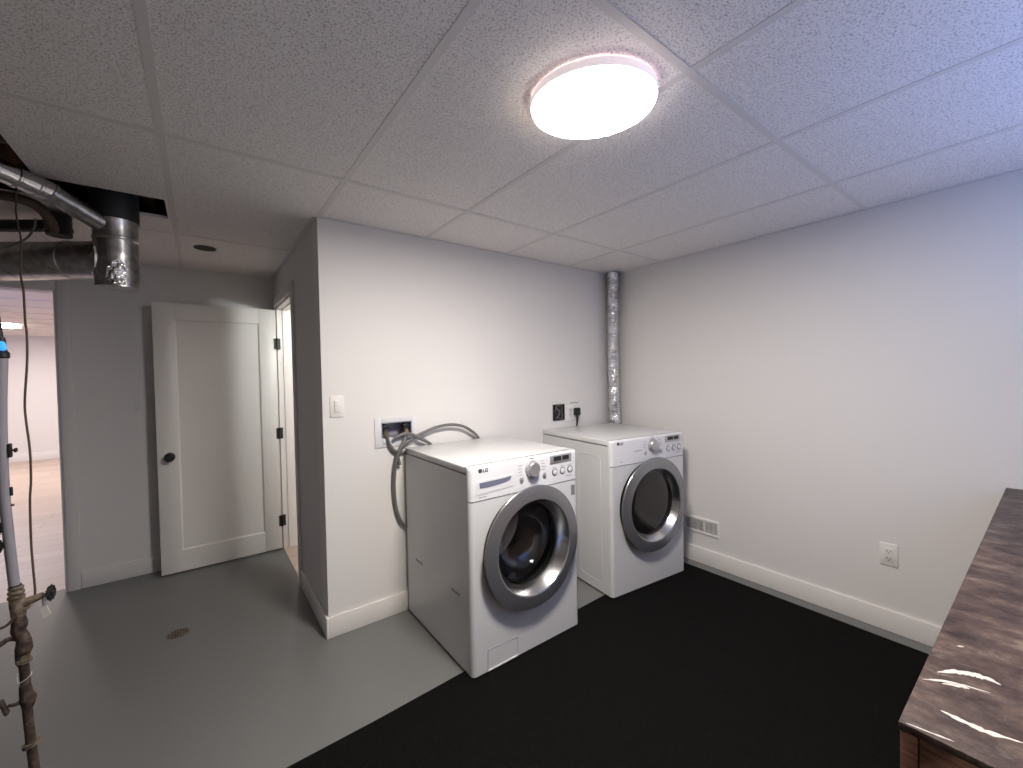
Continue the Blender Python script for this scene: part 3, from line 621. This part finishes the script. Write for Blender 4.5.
tag(B().tube([(-1.13, .30, 2.26), (-1.083, .160, 2.19), (-1.062, .055, 2.06), (-1.033, -.058, 1.977), (-1.008, -.145, 1.902), (-.980, -.290, 1.76), (-.958, -.370, 1.69), (-.940, -.448, 1.585), (-.930, -.484, 1.55), (-.931, -.486, 1.467), (-.940, -.483, 1.346), (-.939, -.485, 1.286), (-.932, -.493, 1.195), (-.932, -.495, 1.105), (-.936, -.494, 1.045), (-.937, -.496, .924), (-.934, -.503, .849), (-.929, -.515, .775), (-.931, -.522, .752)], .0028, 8, 4).obj('ground_wire', M_brownp, None, (-.93, -.51, .77)), 'thin dark wire hanging down from the ceiling to the pipe valve', 'wire')
# loose hook at the tile edge
tag(B().box(-1.075, -1.035, -.135, -.122, H - .004, H + .004).box(-1.060, -1.052, -.132, -.126, H + .004, H + .10).obj('hanger_bracket', M_brownp, None, (-1.055, -.128, H)), 'small dark metal hanger at the left edge of the ceiling tiles', 'bracket')

# ================================================================== WATER MAIN
class Bw(B):                                            # slimmer fittings
    K = .66
    def lathe(s, prof, *a, **k): return B.lathe(s, [(r * s.K, h) for r, h in prof], *a, **k)
    def tube(s, pts, r, *a, **k): return B.tube(s, pts, [q * s.K for q in r] if isinstance(r, (list, tuple)) else r * s.K, *a, **k)
o = (-.945, -.55, 0); t = thing('water_main', 'rusty water pipe rising from the floor to grey pipe with valves', 'pipe', o); y = -.55
Bw().tube([(-.960, y, .800), (-.963, y, .86), (-.967, y, .95), (-.972, y, 1.09), (-.972, y, 1.24), (-.970, y, 1.35), (-.965, y, 1.47)], [.0175, .0175, .0175, .0175, .0180, .0185, .0195], 20, 4).obj('grey_pipe', M_pipe, t, o)
Bw().lathe([(.019, 0), (.024, .004), (.024, .016), (.017, .022), (.014, .05), (.012, .06)], (-.965, y, 1.468), (0, 0, 1), 24, cap0=True).cyl((-.967, y, 1.52), (-1.02, y - .02, 2.26), .012, n=16).obj('black_riser', M_black, t, o)
Bw().lathe([(.010, 0), (.014, .006), (.010, .022), (0, .026)], (-.958, y - .018, 1.492), (0, -.4, .9), 16).obj('blue_cap', M_bluecap, t, o)
for x_, z_, s_ in ((-.957, 1.205, 1),):
    Bw().cyl((x_ - .008, y, z_), (x_ + .012, y - .004, z_), .004, n=10).box(x_ + .008, x_ + .014, y - .010, y + .004, z_ - .006, z_ + .006, .002).box(x_ - .004, x_ + .003, y - .008, y + .008, z_ - .020, z_ + .020, .002).obj('test_port', M_black, t, o)
Bw().box(-.962, -.9555, y - .004, y + .004, 1.075, 1.100, .001).box(-.961, -.954, y - .003, y + .003, 1.045, 1.050).obj('clip', M_dark, t, o)
for z_ in (.985, .935):
    B().lathe([(.008, 0), (.018, .004), (.018, .014), (.008, .018)], (-.996, y - .004, z_), (1, .1, 0), 16).cyl((-1.0, y - .004, z_), (-.975, y, z_), .006, n=10).obj('shutoff_handle', M_black, t, o)
b = Bw().lathe([(.0195, 0), (.0195, .004)], (-.959, y, .812), (0, 0, 1), 24, True, True); b.obj('black_collar', M_black, t, o)
b = Bw()
for z_, r_ in ((.8075, .024), (.795, .026), (.781, .027)): b.lathe([(r_ - .005, -.006), (r_, -.003), (r_, .002), (r_ - .005, .005)], (-.958, y, z_), (.04, 0, 1), 20, True, True)
b.obj('union_nut', M_brass, t, o)
Bw().tube([(-.957, y, .785), (-.956, y, .76), (-.955, y, .725)], [.023, .026, .024], 18, 3).tube([(-.957, y, .752), (-.930, y, .762), (-.905, y + .002, .768)], [.020, .017, .013], 16, 3).tube([(-.925, y - .002, .757), (-.935, y - .012, .745), (-.955, y - .016, .735)], .005, 8, 3).obj('brass_tee', M_brass, t, o)
v = Bw().cyl((-.912, y + .002, .767), (-.892, y + .003, .769), .0075, n=14).tube([(-.905, y, .765), (-.904, y - .003, .745), (-.902, y - .004, .735)], .006, 8, 2).obj('valve_stem', M_galv, t, o)
b = B(); c0 = Vector((-.891, y + .004, .769)); ax = Vector((.97, -.22, .05)).normalized()
e1 = Vector((0, 0, 1)).cross(ax).normalized(); e2 = ax.cross(e1)
b.tube([c0 + (e1 * math.cos(2 * PI * k / 20) + e2 * math.sin(2 * PI * k / 20)) * .0165 for k in range(21)], .0045, 8)
for k in range(10):
    a = 2 * PI * k / 10; p = c0 + (e1 * math.cos(a) + e2 * math.sin(a)) * .0205; b.lathe([(0, -.004), (.0042, 0), (0, .004)], p, ax, 8)
for k in range(5):
    a = 2 * PI * k / 5; b.cyl(c0, c0 + (e1 * math.cos(a) + e2 * math.sin(a)) * .016, .003, n=8)
b.lathe([(.007, -.008), (.008, .004), (.004, .007), (0, .007)], c0, ax, 14, True); b.obj('hand_wheel', M_black, v, o)
q = bmesh.new(); vs = [q.verts.new(p) for p in ((-.914, y - .008, .733), (-.897, y - .012, .738), (-.889, y - .013, .712), (-.905, y - .009, .700))]; q.faces.new(vs)
r_ = bmesh.ops.extrude_face_region(q, geom=q.faces[:]); bmesh.ops.translate(q, verts=[g for g in r_['geom'] if isinstance(g, bmesh.types.BMVert)], vec=(.0003, .001, 0))
bmesh.ops.recalc_face_normals(q, faces=q.faces[:])
b = Bw(); b.merge(q); b.tube([(-.905, y - .010, .733), (-.903, y - .006, .742)], .0008, 6); b.obj('paper_tag', M_tag, t, o)
Bw().tube([(-.956, y, .735), (-.954, y, .70), (-.957, y, .68), (-.948, y, .655), (-.948, y, .625), (-.953, y, .605), (-.950, y, .58)], [.017, .026, .023, .022, .028, .020, .019], 18, 5).obj('meter_body', M_rust, t, o)
Bw().tube([(-.956, y - .01, .735), (-.972, y - .012, .712), (-.995, y - .01, .703), (-1.06, y, .690)], .0055, 10, 4).obj('bypass_tube', M_brownp, t, o)
Bw().tube([(-.955, y, .655), (-.975, y - .004, .665), (-.993, y - .006, .655), (-1.06, y - .01, .620)], .0095, 12, 4).obj('branch_pipe', M_rust, t, o)
Bw().lathe([(.018, 0), (.026, .003), (.026, .013), (.018, .016)], (-.950, y, .583), (.10, 0, 1), 8, True, True).cyl((-.9495, y, .598), (-.9485, y, .612), .021, n=16).obj('coupling_nut', M_brass, t, o)
Bw().tube([(-.950, y, .590), (-.948, y, .54), (-.947, y, .47), (-.944, y, .38), (-.938, y, .26), (-.932, y, .10), (-.930, y, .001)], [.0165, .0165, .0165, .0165, .017, .018, .022], 18, 4).obj('iron_pipe', M_rust, t, o)
Bw().tube([(-.961, y - .006, .560), (-.960, y - .010, .535), (-.948, y - .0125, .537), (-.936, y - .008, .545), (-.936, y + .006, .548)], .0016, 6, 4).obj('wire_tie', mat('bright_wire', (.8, .78, .72), .4, metal=.6), t, o)
v = Bw().tube([(-.949, y, .520), (-.947, y, .49), (-.944, y, .475), (-.945, y, .45)], [.018, .022, .027, .018], 16, 4).tube([(-.944, y, .480), (-.965, y - .006, .473), (-.980, y - .01, .478)], [.014, .008, .0065], 10, 3).obj('drain_valve', M_rust, t, o)
Bw().box(-.993, -.984, y - .016, y + .002, .452, .498, .003, rot=Matrix.Rotation(-.25, 3, 'Y'), piv=(-.988, y, .475)).obj('lever', M_rust, v, o)
Bw().lathe([(.020, -.006), (.030, -.005), (.030, -.001), (.022, 0), (.030, .001), (.030, .005), (.020, .006)], (-.941, y, .340), (-.22, .12, 1), 24, True, True).obj('flange', M_brass, t, o)

# ================================================================== WORKBENCH
bx0, bx1, by0, by1, bz = .326, 2.340, -2.85, -2.214, .850
o = (bx0, by1, 0); t = thing('workbench', 'old wooden workbench with a scuffed dark brown top at lower right', 'workbench', o)
B().box(bx0, bx1, by0, by1, bz - .012, bz, .0015).obj('bench_top', M_bench, t, o)
for xa, ya in ((bx0 + .001, by1 - .021), (bx0 + .001, by0 + .002), (bx1 - .041, by1 - .021), (bx1 - .041, by0 + .002)):
    B().box(xa, xa + .04, ya, ya + .019, .0075, bz - .0125, .001).obj('corner_post', M_bwood, t, o)
B().box(bx0 + .006, bx0 + .024, by0 + .022, by1 - .0225, .05, bz - .0125, .001).obj('end_panel', M_bwood, t, o)
B().box(bx1 - .024, bx1 - .006, by0 + .022, by1 - .0225, .05, bz - .0125, .001).obj('end_panel', M_bwood, t, o)
B().box(bx0 + .045, bx1 - .045, by1 - .020, by1 - .004, .05, bz - .0125, .001).obj('back_panel', M_bwood, t, o)
def streak(pts, wmax):
    b = bmesh.new(); L = []; n = len(pts) * 6; P = [Vector((*p, bz + .0006)) for p in pts]; pts2 = []
    for i in range(len(P) - 1):
        for k in range(6): pts2.append(P[i].lerp(P[i + 1], k / 6))
    pts2.append(P[-1]); m_ = len(pts2) - 1
    for i, p in enumerate(pts2):
        d = (pts2[min(i + 1, m_)] - pts2[max(i - 1, 0)]).normalized(); nn = Vector((-d.y, d.x, 0))
        w_ = wmax * (math.sin(PI * (i + .3) / (m_ + .6)) ** .8) * random.uniform(.55, 1.1) / 2
        L.append((b.verts.new(p + nn * w_), b.verts.new(p - nn * w_ * random.uniform(.6, 1))))
    for A_, C_ in zip(L, L[1:]): b.faces.new((A_[0], C_[0], C_[1], A_[1]))
    r_ = bmesh.ops.extrude_face_region(b, geom=b.faces[:]); bmesh.ops.translate(b, verts=[g for g in r_['geom'] if isinstance(g, bmesh.types.BMVert)], vec=(0, 0, -.0009))
    bmesh.ops.recalc_face_normals(b, faces=b.faces[:])
    q = B(); q.merge(b); return q.obj('bench_streak', M_streak, t, o)
STREAKS = [([(.515, -2.232), (.540, -2.250), (.556, -2.272), (.560, -2.288), (.556, -2.303)], .012), ([(.472, -2.219), (.492, -2.240), (.507, -2.266), (.516, -2.294)], .005),
    ([(.484, -2.242), (.500, -2.262), (.503, -2.272)], .006), ([(.403, -2.250), (.400, -2.271), (.399, -2.297), (.413, -2.332)], .009), ([(.329, -2.222), (.334, -2.248), (.340, -2.272)], .003),
    ([(.643, -2.243), (.650, -2.251)], .004), ([(.43, -2.36), (.45, -2.41), (.46, -2.45)], .008)]
for p, w_ in STREAKS: streak(p, w_ * 1.5)
